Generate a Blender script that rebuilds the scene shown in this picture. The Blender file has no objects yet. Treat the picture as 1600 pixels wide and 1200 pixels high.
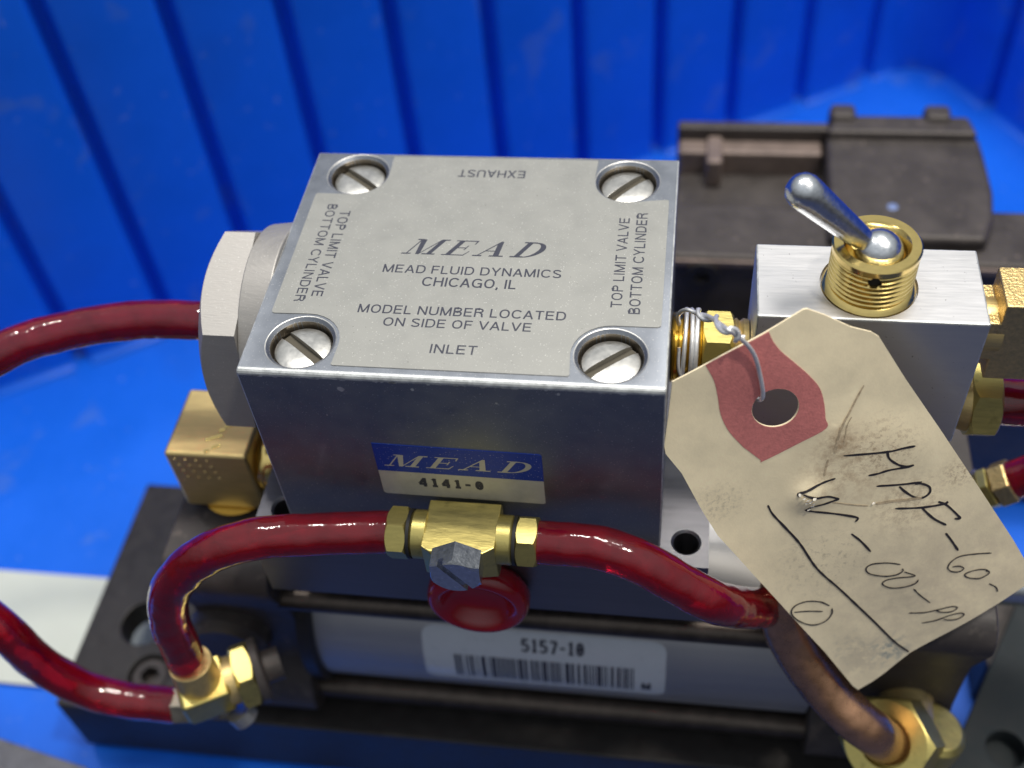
import bpy, bmesh, math, random
from mathutils import Vector, Matrix, Euler, noise
random.seed(7)
S = 0.001                                   # every length below is in millimetres
scn = bpy.context.scene
V = Vector

# ------------------------------------------------------------------ camera
CAM = V((63.0953, -103.1898, 119.0437))
ROT = Euler((0.7229345, 0.0747336, 0.1305101), 'XYZ')
FPX = 1780.5183
cd = bpy.data.cameras.new("camera")
cam = bpy.data.objects.new("camera", cd)
scn.collection.objects.link(cam)
cam.location = CAM * S
cam.rotation_euler = ROT
cd.sensor_width = 36.0
cd.lens = FPX / 1600 * 36
cd.clip_start = 0.005
cd.clip_end = 20
cd.dof.use_dof = True
cd.dof.focus_distance = 0.171
cd.dof.aperture_fstop = 13.0
cd.dof.aperture_blades = 0
scn.camera = cam
scn.view_settings.view_transform = 'Standard'
scn.view_settings.look = 'None'
scn.view_settings.exposure = 0.0
scn.view_settings.gamma = 1.0

# ------------------------------------------------------------------ room light
w = bpy.data.worlds.new("World"); scn.world = w; w.use_nodes = True
nt = w.node_tree; nt.nodes.clear()
out = nt.nodes.new('ShaderNodeOutputWorld'); bg = nt.nodes.new('ShaderNodeBackground')
tc = nt.nodes.new('ShaderNodeTexCoord'); sep = nt.nodes.new('ShaderNodeSeparateXYZ')
rmp = nt.nodes.new('ShaderNodeValToRGB')
nt.links.new(tc.outputs['Generated'], sep.inputs[0]); nt.links.new(sep.outputs['Z'], rmp.inputs[0])
rmp.color_ramp.elements[0].position = 0.0; rmp.color_ramp.elements[0].color = (0.05, 0.05, 0.055, 1)
rmp.color_ramp.elements[1].position = 0.75; rmp.color_ramp.elements[1].color = (0.62, 0.66, 0.70, 1)
nt.links.new(rmp.outputs[0], bg.inputs[0]); bg.inputs[1].default_value = 0.88
nt.links.new(bg.outputs[0], out.inputs[0])

def lamp(name, loc, target, size, power, color, sy=None):
    l = bpy.data.lights.new(name, 'AREA'); l.energy = power; l.color = color
    l.shape = 'RECTANGLE' if sy else 'DISK'; l.size = size * S
    if sy: l.size_y = sy * S
    o = bpy.data.objects.new(name, l); scn.collection.objects.link(o)
    o.location = V(loc) * S
    o.rotation_euler = (V(target) - V(loc)).to_track_quat('-Z', 'Y').to_euler()
    return o
lamp("ceiling_lamp", (150, 230, 900), (30, 60, -40), 300, 6.3, (1.0, 0.95, 0.88), 200)
lamp("ceiling_lamp", (420, -60, 900), (30, 40, -20), 80, 4.0, (1.0, 0.92, 0.80))
lamp("ceiling_lamp", (-300, 250, 1000), (30, 40, -20), 70, 2.0, (1.0, 0.96, 0.92))

# ------------------------------------------------------------------ helpers
RM = ROT.to_matrix()
def ray(px, py):
    return RM @ V(((px - 800) / FPX, -(py - 600) / FPX, -1))
def at(px, py, ax, v):
    """the point of the plane ax = v seen at a place in the photograph"""
    d = ray(px, py); i = 'xyz'.index(ax)
    return CAM + d * ((v - CAM[i]) / d[i])

def mat(name, color, rough=0.4, metal=0.0, var=0.12, vscale=0.5, bump=0.0, bscale=3.0, stretch=None,
        coat=0.0, trans=0.0, ior=1.45, spots=None, rvar=0.15, sss=0.0, emboss=None):
    m = bpy.data.materials.new(name); m.use_nodes = True
    n = m.node_tree; L = n.links; b = n.nodes['Principled BSDF']
    tc = n.nodes.new('ShaderNodeTexCoord'); mp = n.nodes.new('ShaderNodeMapping')
    mp.inputs['Scale'].default_value = [1000 * s for s in (stretch or (1, 1, 1))]
    L.new(tc.outputs['Object'], mp.inputs[0])
    nz = n.nodes.new('ShaderNodeTexNoise'); nz.inputs['Scale'].default_value = vscale; nz.inputs['Detail'].default_value = 6
    nz.inputs['Roughness'].default_value = 0.65
    L.new(mp.outputs[0], nz.inputs['Vector'])
    r = n.nodes.new('ShaderNodeMapRange'); r.inputs['From Min'].default_value = 0.3; r.inputs['From Max'].default_value = 0.7
    r.inputs['To Min'].default_value = 1 - var; r.inputs['To Max'].default_value = 1 + var
    L.new(nz.outputs[0], r.inputs['Value'])
    vm = n.nodes.new('ShaderNodeVectorMath'); vm.operation = 'SCALE'; vm.inputs[0].default_value = color[:3]
    L.new(r.outputs[0], vm.inputs['Scale'])
    last = vm.outputs[0]
    if spots:
        for (sc, thr, wid, col, amt) in spots:
            z = n.nodes.new('ShaderNodeTexNoise'); z.inputs['Scale'].default_value = sc * 1000; z.inputs['Detail'].default_value = 3
            L.new(tc.outputs['Object'], z.inputs['Vector'])
            q = n.nodes.new('ShaderNodeMapRange'); q.inputs['From Min'].default_value = thr; q.inputs['From Max'].default_value = thr + wid
            q.inputs['To Max'].default_value = amt
            L.new(z.outputs[0], q.inputs['Value'])
            mx = n.nodes.new('ShaderNodeMix'); mx.data_type = 'RGBA'
            L.new(q.outputs[0], mx.inputs['Factor']); L.new(last, mx.inputs['A']); mx.inputs['B'].default_value = (*col, 1)
            last = mx.outputs['Result']
    L.new(last, b.inputs['Base Color'])
    rr = n.nodes.new('ShaderNodeMapRange'); rr.inputs['From Min'].default_value = 0.3; rr.inputs['From Max'].default_value = 0.7
    rr.inputs['To Min'].default_value = rough * (1 - rvar); rr.inputs['To Max'].default_value = min(1, rough * (1 + rvar))
    L.new(nz.outputs[0], rr.inputs['Value']); L.new(rr.outputs[0], b.inputs['Roughness'])
    b.inputs['Metallic'].default_value = metal
    b.inputs['Coat Weight'].default_value = coat; b.inputs['Coat Roughness'].default_value = 0.06
    b.inputs['Transmission Weight'].default_value = trans; b.inputs['IOR'].default_value = ior
    if sss:
        b.inputs['Subsurface Weight'].default_value = sss; b.inputs['Subsurface Radius'].default_value = (1, .2, .1); b.inputs['Subsurface Scale'].default_value = 0.002
    if bump:
        nb = n.nodes.new('ShaderNodeTexNoise'); nb.inputs['Scale'].default_value = bscale; nb.inputs['Detail'].default_value = 4
        L.new(mp.outputs[0], nb.inputs['Vector'])
        bp = n.nodes.new('ShaderNodeBump'); bp.inputs['Strength'].default_value = 1.0; bp.inputs['Distance'].default_value = bump * S
        L.new(nb.outputs[0], bp.inputs['Height']); L.new(bp.outputs[0], b.inputs['Normal'])
        if coat: L.new(bp.outputs[0], b.inputs['Coat Normal'])
    return m

DUST = (4.2, 0.665, 0.04, (0.78, 0.77, 0.75), 0.6)
GRIT = (2.6, 0.715, 0.03, (0.07, 0.06, 0.05), 0.6)
M = {}
M['anod'] = mat('grey_anodised_metal', (0.255, 0.275, 0.31), 0.43, 0.92, 0.06, 0.25, 0.014, 9, spots=[DUST])
M['face'] = mat('grey_label_foil', (0.325, 0.328, 0.31), 0.5, 0.5, 0.03, 0.18, 0.012, 7, spots=[DUST, GRIT])
M['ink'] = mat('dark_ink', (0.035, 0.038, 0.058), 0.5, 0.0, 0.2, 2)
M['worn'] = mat('worn_highlight_edge', (0.56, 0.58, 0.58), 0.5, 0.8, 0.25, 0.8, 0.03, 3)  # worn metal, made paler so the edge highlight is painted in
M['alu'] = mat('brushed_aluminium', (0.62, 0.62, 0.63), 0.45, 0.8, 0.035, 0.5, 0.006, 2.0, (0.3, 5, 5), spots=[(2.0, 0.72, 0.03, (0.08, 0.07, 0.07), 0.8)])
M['cast'] = mat('milled_aluminium', (0.40, 0.385, 0.365), 0.5, 0.6, 0.07, 1.0, 0.025, 2.5, (0.3, 0.3, 6), spots=[DUST])
M['manifold'] = mat('manifold_aluminium', (0.22, 0.22, 0.24), 0.38, 0.9, 0.08, 0.3, 0.01, 3, (0.15, 4, 4))
M['screw'] = mat('bright_screw_steel', (0.54, 0.535, 0.51), 0.38, 0.92, 0.12, 0.9, 0.018, 1.5)
M['bore'] = mat('bored_metal', (0.22, 0.19, 0.15), 0.42, 0.95, 0.15, 2, 0.03, 3)
M['brass'] = mat('yellow_brass', (0.62, 0.52, 0.18), 0.36, 0.95, 0.10, 0.7, 0.02, 2.0, (0.35, 1.5, 1.5), spots=[(0.5, 0.60, 0.12, (0.30, 0.25, 0.09), 0.45)])
M['brassp'] = mat('polished_brass', (0.88, 0.66, 0.24), 0.16, 1.0, 0.06, 0.8, 0.006, 4)
M['brassd'] = mat('tan_cast_brass', (0.68, 0.52, 0.23), 0.42, 0.8, 0.12, 0.6, 0.03, 1.5, (0.4, 2.5, 2.5))
M['brassk'] = mat('stippled_brass', (0.78, 0.58, 0.26), 0.38, 1.0, 0.15, 1.5, 0.14, 2.2)
M['zinc'] = mat('zinc_plated_steel', (0.74, 0.76, 0.78), 0.24, 1.0, 0.16, 1.4, 0.03, 2.2)
M['wire'] = mat('galvanised_wire', (0.80, 0.81, 0.82), 0.4, 0.7, 0.1, 1.5, 0.01, 4)
M['rod'] = mat('dark_oily_rod', (0.085, 0.07, 0.06), 0.38, 0.8, 0.3, 0.3)
M['black'] = mat('black_anodised_metal', (0.030, 0.028, 0.028), 0.42, 0.3, 0.2, 0.3, 0.02, 4, spots=[(1.5, .68, .05, (0.16, 0.12, 0.10), .5)])
M['black2'] = mat('dusty_black_casting', (0.060, 0.052, 0.049), 0.5, 0.25, 0.3, 0.12, 0.05, 1.5, spots=[(0.6, .66, .05, (0.20, 0.16, 0.14), .5)])
M['rim'] = mat('worn_brown_edge', (0.20, 0.155, 0.135), 0.5, 0.3, 0.3, 0.2)
M['barrel'] = mat('drawn_steel_barrel', (0.50, 0.50, 0.50), 0.55, 0.95, 0.05, 0.1, 0.01, 2, (0.1, 3, 3))
M['groove'] = mat('dark_slot', (0.09, 0.08, 0.06), 0.6, 0.3)  # dark olive floor of the screw slots
M['dark'] = mat('dark_hole', (0.012, 0.012, 0.013), 0.6, 0.0)
M['red'] = mat('red_pvc_hose', (0.34, 0.003, 0.016), 0.12, 0.0, 0.3, 0.25, 0.14, 0.35, coat=0.6, trans=0.72, spots=[(3.0, .70, .03, (0.45, 0.30, 0.28), .35)])
M['redp'] = mat('red_moulded_plastic', (0.34, 0.004, 0.014), 0.22, 0.0, 0.06, 0.4, 0.02, 0.8, coat=0.5, trans=0.3)
M['copper'] = mat('aged_copper', (0.64, 0.35, 0.20), 0.28, 0.95, 0.25, 0.25, 0.05, 0.6)
M['blue'] = mat('blue_moulded_plastic', (0.003, 0.128, 0.74), 0.45, 0.0, 0.09, 0.02, 0.06, 0.25, spots=[(0.06, .62, .06, (0.10, 0.20, 0.50), .3), (0.35, .68, .03, (0.25, 0.35, 0.60), .25), (0.02, .58, .08, (0.004, 0.09, 0.52), .35)])
M['bluei'] = mat('blue_ink', (0.010, 0.045, 0.34), 0.4, 0.2, 0.06, 1, spots=[DUST])
M['silver'] = mat('silver_foil', (0.56, 0.55, 0.49), 0.45, 0.35, 0.08, 0.5, spots=[GRIT])
M['white'] = mat('white_paper', (0.56, 0.60, 0.54), 0.7, 0.0, 0.06, 0.03)
M['labelw'] = mat('white_gloss_label', (0.52, 0.56, 0.62), 0.3, 0.0, 0.03, 0.3, coat=0.3)
M['pen'] = mat('black_pen_ink', (0.035, 0.03, 0.035), 0.45, 0.0, 0.3, 2.5)
M['red_paper'] = mat('rose_red_paper', (0.60, 0.20, 0.19), 0.85, 0.0, 0.14, 1.6, 0.05, 3)

def tag(o, label=None, cat=None, group=None, kind=None):
    if label: o['label'] = label
    if cat: o['category'] = cat
    if group: o['group'] = group
    if kind: o['kind'] = kind
    return o
def thing(name, loc, label, cat, group=None):
    o = bpy.data.objects.new(name, None); o.empty_display_size = 0.005
    scn.collection.objects.link(o); o.location = V(loc) * S
    return tag(o, label, cat, group)
def wloc(o):
    p = V((0, 0, 0))
    while o: p += o.location; o = o.parent
    return p
def build(name, bm, m, parent=None, smooth=30, bevel=0, segs=2, label=None, edge=None):
    """bm in world millimetres -> one mesh object whose origin is its own centre"""
    me = bpy.data.meshes.new(name)
    bmesh.ops.recalc_face_normals(bm, faces=bm.faces[:])
    co = [v.co for v in bm.verts]
    lo = V([min(c[i] for c in co) for i in range(3)]); hi = V([max(c[i] for c in co) for i in range(3)])
    cen = (lo + hi) / 2
    for v in bm.verts: v.co = (v.co - cen) * S
    for f in bm.faces: f.smooth = True
    bm.to_mesh(me); bm.free()
    if smooth is not None: me.set_sharp_from_angle(angle=math.radians(smooth))
    o = bpy.data.objects.new(name, me); scn.collection.objects.link(o)
    for q in (m if isinstance(m, (list, tuple)) else [m]): me.materials.append(q)
    if parent: o.parent = parent; o.location = cen * S - wloc(parent)
    else: o.location = cen * S
    if bevel:
        md = o.modifiers.new('edge', 'BEVEL'); md.width = bevel * S; md.segments = segs; md.limit_method = 'ANGLE'
        md.angle_limit = math.radians(35); md.harden_normals = True
        if edge is not None: md.material = edge
    if label: o['label'] = label
    return o
def frame(d, up=None):
    d = V(d).normalized(); up = V(up) if up else (V((0, 0, 1)) if abs(d.z) < 0.95 else V((0, 1, 0)))
    a = up.cross(d).normalized(); b = d.cross(a).normalized()
    return a, b, d
def lathe(p0, d, prof, seg=32, rot=0.0, bm=None, up=None, closed=True):
    bm = bm or bmesh.new(); a, b, d = frame(d, up); p0 = V(p0); rings = []
    for t, r in prof:
        if r < 1e-5: rings.append([bm.verts.new(p0 + d * t)]); continue
        rings.append([bm.verts.new(p0 + d * t + (a * math.cos(rot + k * 2 * math.pi / seg) + b * math.sin(rot + k * 2 * math.pi / seg)) * r) for k in range(seg)])
    for A, B in zip(rings, rings[1:]):
        if len(A) == 1 and len(B) == 1: continue
        for k in range(seg):
            k2 = (k + 1) % seg
            if len(A) == 1: bm.faces.new((A[0], B[k2], B[k]))
            elif len(B) == 1: bm.faces.new((A[k], A[k2], B[0]))
            else: bm.faces.new((A[k], A[k2], B[k2], B[k]))
    if closed:
        if len(rings[0]) > 1: bm.faces.new(rings[0][::-1])
        if len(rings[-1]) > 1: bm.faces.new(rings[-1])
    return bm
def hexn(p0, d, a, ln, rot=0.0, up=None, c0=True, c1=True, bore=0.0, seg=60):
    """hex nut of apothem a with turned, conical chamfers on its ends"""
    bm = bmesh.new(); A, B, d = frame(d, up); p0 = V(p0); rings = [[], [], [], []]
    for k in range(seg):
        th = 2 * math.pi * k / seg; m = (math.degrees(th) % 60) - 30; r = a / math.cos(math.radians(m))
        q = A * math.cos(th + rot) + B * math.sin(th + rot); e = max(0, r - a * .985) * .7
        for j, (t, rr) in enumerate(((0, min(r, a * .985) if c0 else r), (e if c0 else .001, r), (ln - (e if c1 else .001), r), (ln, min(r, a * .985) if c1 else r))):
            rings[j].append(bm.verts.new(p0 + d * t + q * rr))
    for R0, R1 in zip(rings, rings[1:]):
        for k in range(seg): bm.faces.new((R0[k], R0[(k + 1) % seg], R1[(k + 1) % seg], R1[k]))
    bm.faces.new(rings[0][::-1]); bm.faces.new(rings[3])
    return bm
def box(lo, hi, bm=None, mtx=None):
    bm = bm or bmesh.new()
    c = [(x, y, z) for x in (lo[0], hi[0]) for y in (lo[1], hi[1]) for z in (lo[2], hi[2])]
    vs = [bm.verts.new(mtx @ V(q) if mtx else q) for q in c]
    for f in ((0, 1, 3, 2), (4, 6, 7, 5), (0, 4, 5, 1), (2, 3, 7, 6), (0, 2, 6, 4), (1, 5, 7, 3)):
        bm.faces.new([vs[i] for i in f])
    return bm
def prism(poly, o, u, v, wv, depth, bm=None):
    """polygon (u,v) extruded by depth along wv"""
    bm = bm or bmesh.new(); o, u, v, wv = V(o), V(u), V(v), V(wv)
    A = [bm.verts.new(o + u * x + v * y) for x, y in poly]; B = [bm.verts.new(o + u * x + v * y + wv * depth) for x, y in poly]
    bm.faces.new(A[::-1]); bm.faces.new(B)
    n = len(poly)
    for i in range(n): bm.faces.new((A[i], A[(i + 1) % n], B[(i + 1) % n], B[i]))
    return bm
def soft(bm, w, segs=3):
    """rounded outer edges, worn and with a painted highlight, that carry material slot 1"""
    bmesh.ops.recalc_face_normals(bm, faces=bm.faces[:])
    bmesh.ops.bevel(bm, geom=bm.edges[:], offset=w, segments=segs, profile=.5, affect='EDGES', material=1)
    return bm
def cut(bm, cutters, mats=()):
    """bm minus each cutter (exact boolean), back as a new bmesh"""
    bmesh.ops.recalc_face_normals(bm, faces=bm.faces[:])
    me = bpy.data.meshes.new('tmp'); bm.to_mesh(me); bm.free()
    for q in mats: me.materials.append(q)
    o = bpy.data.objects.new('tmp', me); scn.collection.objects.link(o); tmp = [o]
    for c in cutters:
        bmesh.ops.recalc_face_normals(c, faces=c.faces[:])
        mc = bpy.data.meshes.new('tmpc'); c.to_mesh(mc); c.free()
        for q in mats: mc.materials.append(q)
        oc = bpy.data.objects.new('tmpc', mc); scn.collection.objects.link(oc); tmp.append(oc)
        md = o.modifiers.new('b', 'BOOLEAN'); md.operation = 'DIFFERENCE'; md.object = oc; md.solver = 'EXACT'
    dg = bpy.context.evaluated_depsgraph_get(); dg.update()
    r = bpy.data.meshes.new_from_object(o.evaluated_get(dg))
    nb = bmesh.new(); nb.from_mesh(r)
    for t in tmp: bpy.data.objects.remove(t, do_unlink=True)
    bpy.data.meshes.remove(r)
    return nb
def spline(pts, n=14):
    pts = [V(p) for p in pts]; P = [pts[0] * 2 - pts[1]] + pts + [pts[-1] * 2 - pts[-2]]; o = []
    for i in range(1, len(P) - 2):
        for k in range(n):
            t = k / n; a, b, c, d = P[i - 1:i + 3]
            o.append(0.5 * ((2 * b) + (c - a) * t + (2 * a - 5 * b + 4 * c - d) * t * t + (3 * b - a - 3 * c + d) * t ** 3))
    o.append(pts[-1]); return o
def tube(path, r, seg=20, bm=None, wob=0.0, caps=True):
    bm = bm or bmesh.new(); n = len(path); rings = []; a = None
    for i, p in enumerate(path):
        d = (path[min(i + 1, n - 1)] - path[max(i - 1, 0)]).normalized()
        if a is None: a = frame(d)[0]
        a = (a - d * a.dot(d)).normalized(); b = d.cross(a)
        rr = r(i / (n - 1)) if callable(r) else r
        ring = []
        for k in range(seg):
            q = a * math.cos(2 * math.pi * k / seg) + b * math.sin(2 * math.pi * k / seg)
            f = 1 + (wob * noise.noise((p + q * rr) * 0.35) if wob else 0)
            ring.append(bm.verts.new(p + q * rr * f))
        rings.append(ring)
    for A, B in zip(rings, rings[1:]):
        for k in range(seg): bm.faces.new((A[k], A[(k + 1) % seg], B[(k + 1) % seg], B[k]))
    if caps: bm.faces.new(rings[0][::-1]); bm.faces.new(rings[-1])
    return bm
# a plain grotesque alphabet: every letter is a few strokes of even width; cap height 1
def _el(cx, cy, rx, ry, a0, a1, n=14, p=2.25):
    o = []
    for k in range(n + 1):
        a = math.radians(a0 + (a1 - a0) * k / n); c, s_ = math.cos(a), math.sin(a)
        o.append((cx + rx * math.copysign(abs(c) ** (2 / p), c), cy + ry * math.copysign(abs(s_) ** (2 / p), s_)))
    return o
def glyph(ch, w):
    h = w / 2; a, b = h, 1 - h
    if ch == 'A': return .72, [[(.04, 0), (.36, .97)], [(.36, .97), (.68, 0)], [(.15, .33), (.57, .33)]]
    if ch == 'B': return .66, [[(a, 0), (a, 1)], [(a, b), (.36, b)] + _el(.36, .755, .20, .245 - h, 90, -90, 8) + [(a, .51)], [(a, .51), (.38, .51)] + _el(.38, .255 + h / 2, .22, .255 - h / 2, 90, -90, 8) + [(a, h)]]
    if ch == 'C': return .74, [_el(.40, .5, .34, .5 - h, 38, 322, 22)]
    if ch == 'D': return .72, [[(a, 0), (a, 1)], [(a, b), (.32, b)] + _el(.34, .5, .32, .5 - h, 90, -90, 14) + [(a, h)]]
    if ch == 'E': return .64, [[(a, 0), (a, 1)], [(a, b), (.61, b)], [(a, .52), (.57, .52)], [(a, h), (.62, h)]]
    if ch == 'F': return .60, [[(a, 0), (a, 1)], [(a, b), (.58, b)], [(a, .50), (.53, .50)]]
    if ch == 'G': return .78, [_el(.41, .5, .35, .5 - h, 40, 335, 22), [(.42, .46), (.74, .46)], [(.70, .5), (.70, 0)]]
    if ch == 'H': return .72, [[(a, 0), (a, 1)], [(.72 - h, 0), (.72 - h, 1)], [(a, .52), (.72 - h, .52)]]
    if ch == 'I': return w, [[(a, 0), (a, 1)]]
    if ch == 'L': return .56, [[(a, 0), (a, 1)], [(a, h), (.55, h)]]
    if ch == 'M': return .84, [[(a, 0), (a, 1)], [(.84 - h, 0), (.84 - h, 1)], [(a, .98), (.42, .04)], [(.42, .04), (.84 - h, .98)]]
    if ch == 'N': return .72, [[(a, 0), (a, 1)], [(.72 - h, 0), (.72 - h, 1)], [(a, .97), (.72 - h, .03)]]
    if ch in 'O': return .78, [_el(.39, .5, .39 - h, .5 - h, 0, 360, 32)]
    if ch == 'P': return .64, [[(a, 0), (a, 1)], [(a, b), (.36, b)] + _el(.36, .725, .23, .275 - h, 90, -90, 8) + [(a, .45 + h)]]
    if ch == 'R': return .70, [[(a, 0), (a, 1)], [(a, b), (.38, b)] + _el(.38, .735, .23, .265 - h, 90, -90, 8) + [(a, .47 + h)], [(.42, .50), (.58, .36), (.60, .1), (.65, 0)]]
    if ch == 'S': return .66, [_el(.33, .745, .25, .255 - h, 15, 255, 14) + _el(.33, .265, .27, .265 - h, 85, -165, 14)]
    if ch == 'T': return .64, [[(.32, 0), (.32, 1)], [(0, b), (.64, b)]]
    if ch == 'U': return .72, [[(a, 1), (a, .35)] + _el(.36, .34, .36 - h, .34 - h, 180, 360, 12) + [(.72 - h, 1)]]
    if ch == 'V': return .70, [[(.03, 1), (.35, .03)], [(.35, .03), (.67, 1)]]
    if ch == 'X': return .68, [[(.05, 0), (.63, 1)], [(.63, 0), (.05, 1)]]
    if ch == 'Y': return .68, [[(.03, 1), (.34, .42)], [(.65, 1), (.34, .42)], [(.34, .45), (.34, 0)]]
    if ch == ',': return .14, [[(.08, .12), (.08, 0), (.02, -.16)]]
    if ch == '0': return .60, [_el(.30, .5, .30 - h, .5 - h, 0, 360, 28), [(.20, .36), (.40, .64)]]
    if ch == '1': return .46, [[(.26, 0), (.26, 1)], [(.26, b), (.08, .78)], [(.05, h), (.46, h)]]
    if ch == '4': return .60, [[(.44, 0), (.44, 1)], [(.44, .95), (.04, .32)], [(.0, .30), (.60, .30)]]
    if ch == '5': return .60, [[(.55, b), (.12, b), (.09, .52)], [(.09, .52)] + _el(.29, .33, .26, .33 - h, 110, -150, 14)]
    if ch == '7': return .60, [[(.03, b), (.57, b)], [(.55, b), (.24, 0)]]
    if ch == '-': return .44, [[(.02, .47), (.42, .47)]]
    return .3, []
def text_bm(s, o, u, v, width, height, wgt=.145, gap=.14, bm=None, warp=None, lay=.0006):
    """even-stroke capitals, exactly width x height, lower left corner at o, reading along u, tops towards v"""
    bm = bm or bmesh.new(); x = 0.0; St = []
    for ch in s:
        if ch == ' ': x += .34; continue
        gw, st_ = glyph(ch, wgt)
        St += [[(x + a, b) for a, b in q] for q in st_]; x += gw + gap
    tot = x - gap; o, u, v = V(o), V(u).normalized(), V(v).normalized(); nrm = u.cross(v)
    for k, q in enumerate(St):
        if warp:
            q2 = [q[0]]
            for a_, b_ in zip(q, q[1:]):
                m_ = max(1, int(math.hypot(b_[0] - a_[0], b_[1] - a_[1]) / .12))
                q2 += [(a_[0] + (b_[0] - a_[0]) * t / m_, a_[1] + (b_[1] - a_[1]) * t / m_) for t in range(1, m_ + 1)]
            q = q2
        q = [V((a / tot * width, b * height, 0)) for a, b in q]; n = len(q); L = []; hw = wgt * height / 2
        cl = (q[0] - q[-1]).length < 1e-4
        for i, p in enumerate(q):
            d0 = (q[i] - q[i - 1]).normalized() if i else None; d1 = (q[i + 1] - q[i]).normalized() if i < n - 1 else None
            if cl and i in (0, n - 1): d0 = (q[-1] - q[-2]).normalized(); d1 = (q[1] - q[0]).normalized()
            d0 = d0 or d1; d1 = d1 or d0
            m_ = (d0 + d1).normalized(); pr = V((-m_.y, m_.x, 0)); sc = hw / max(.5, m_.dot(d1))
            L.append((p + pr * sc, p - pr * sc))
        h = lay * (k % 7)
        f = (lambda c: warp(c.x / width, c.y / height, h)) if warp else (lambda c: o + u * c.x + v * c.y + nrm * h)
        R_ = [(bm.verts.new(f(a)), bm.verts.new(f(b))) for a, b in L]
        for A, B in zip(R_, R_[1:]): bm.faces.new((A[0], A[1], B[1], B[0]))
    return bm
def flat(name, bm, m, parent, nrm, label=None):
    """lettering: keep its faces turned to nrm"""
    n = V(nrm)
    for f in bm.faces:
        f.normal_update()
        if f.normal.dot(n) < 0: f.normal_flip()
    me = bpy.data.meshes.new(name)
    co = [q.co for q in bm.verts]; cen = sum(co, V()) / len(co)
    for q in bm.verts: q.co = (q.co - cen) * S
    bm.to_mesh(me); bm.free(); me.materials.append(m)
    o = bpy.data.objects.new(name, me); scn.collection.objects.link(o); o.parent = parent
    o.location = cen * S - wloc(parent)
    if label: o['label'] = label
    return o

# wide slanted serif capitals, drawn as polygons; cap height 1
def serif_mead(o, u, v, nrm, width, height, slant=0.55):
    P = []
    def st(x0, x1, wd, y0=0, y1=1): P.append([(x0, y0), (x0 + wd, y0), (x1 + wd, y1), (x1, y1)])
    def bar(x0, x1, y, h=0.075): P.append([(x0, y), (x1, y), (x1, y + h), (x0, y + h)])
    x = 0.0
    # M
    st(x + .20, x + .20, .07); st(x + .20, x + .20, .01, .9, 1)
    P.append([(x + .20, 1), (x + .47, 1), (x + .88, .06), (x + .78, 0), (x + .70, 0)])
    P.append([(x + .80, 0), (x + .86, 0), (x + 1.26, 1), (x + 1.19, 1)])
    st(x + 1.19, x + 1.19, .24); bar(x, x + .45, 0); bar(x + .98, x + 1.62, 0); bar(x + .02, x + .34, .945); bar(x + 1.2, x + 1.62, .945)
    # E
    x = 1.95
    st(x + .18, x + .18, .25); bar(x, x + 1.08, 0, .06); bar(x, x + 1.08, .94, .06); bar(x + .3, x + .86, .48, .055)
    P.append([(x + 1.0, 0), (x + 1.08, 0), (x + 1.18, .3), (x + 1.13, .3)]); P.append([(x + .98, 1), (x + 1.08, 1), (x + 1.10, .74), (x + 1.05, .74)])
    P.append([(x + .80, .36), (x + .86, .36), (x + .86, .66), (x + .80, .66)])
    # A
    x = 3.45
    P.append([(x + .17, 0), (x + .24, 0), (x + .76, 1), (x + .66, 1)])
    P.append([(x + .66, 1), (x + .78, 1), (x + 1.28, 0), (x + 1.0, 0), (x + .60, .86)])
    bar(x, x + .44, 0); bar(x + .80, x + 1.48, 0); bar(x + .36, x + .98, .33, .05)
    # D
    x = 5.25
    st(x + .18, x + .18, .25); 
    oc = [(x + .58 + .72 * math.cos(a), .5 + .5 * math.sin(a)) for a in [math.radians(d) for d in range(-90, 91, 12)]]
    ic = [(x + .58 + .44 * math.cos(a), .5 + .445 * math.sin(a)) for a in [math.radians(d) for d in range(90, -91, -12)]]
    for i in range(len(oc) - 1):
        j = len(ic) - 1 - i
        P.append([oc[i], oc[i + 1], ic[j - 1], ic[j]])
    bar(x, x + .58, 0); bar(x, x + .58, .945)
    tot = 6.55
    o, u, v, nrm = V(o), V(u), V(v), V(nrm); bm = bmesh.new()
    for i, p in enumerate(P):
        h = 0.0006 * i if len(p) > 3 else 0
        sc = (width - slant * height) / tot
        vs = [bm.verts.new(o + u * (a * sc + slant * height * b) + v * (b * height) + nrm * h) for a, b in p]
        bm.faces.new(vs)
    return bm

X, Y, Z = V((1, 0, 0)), V((0, 1, 0)), V((0, 0, 1))

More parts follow.
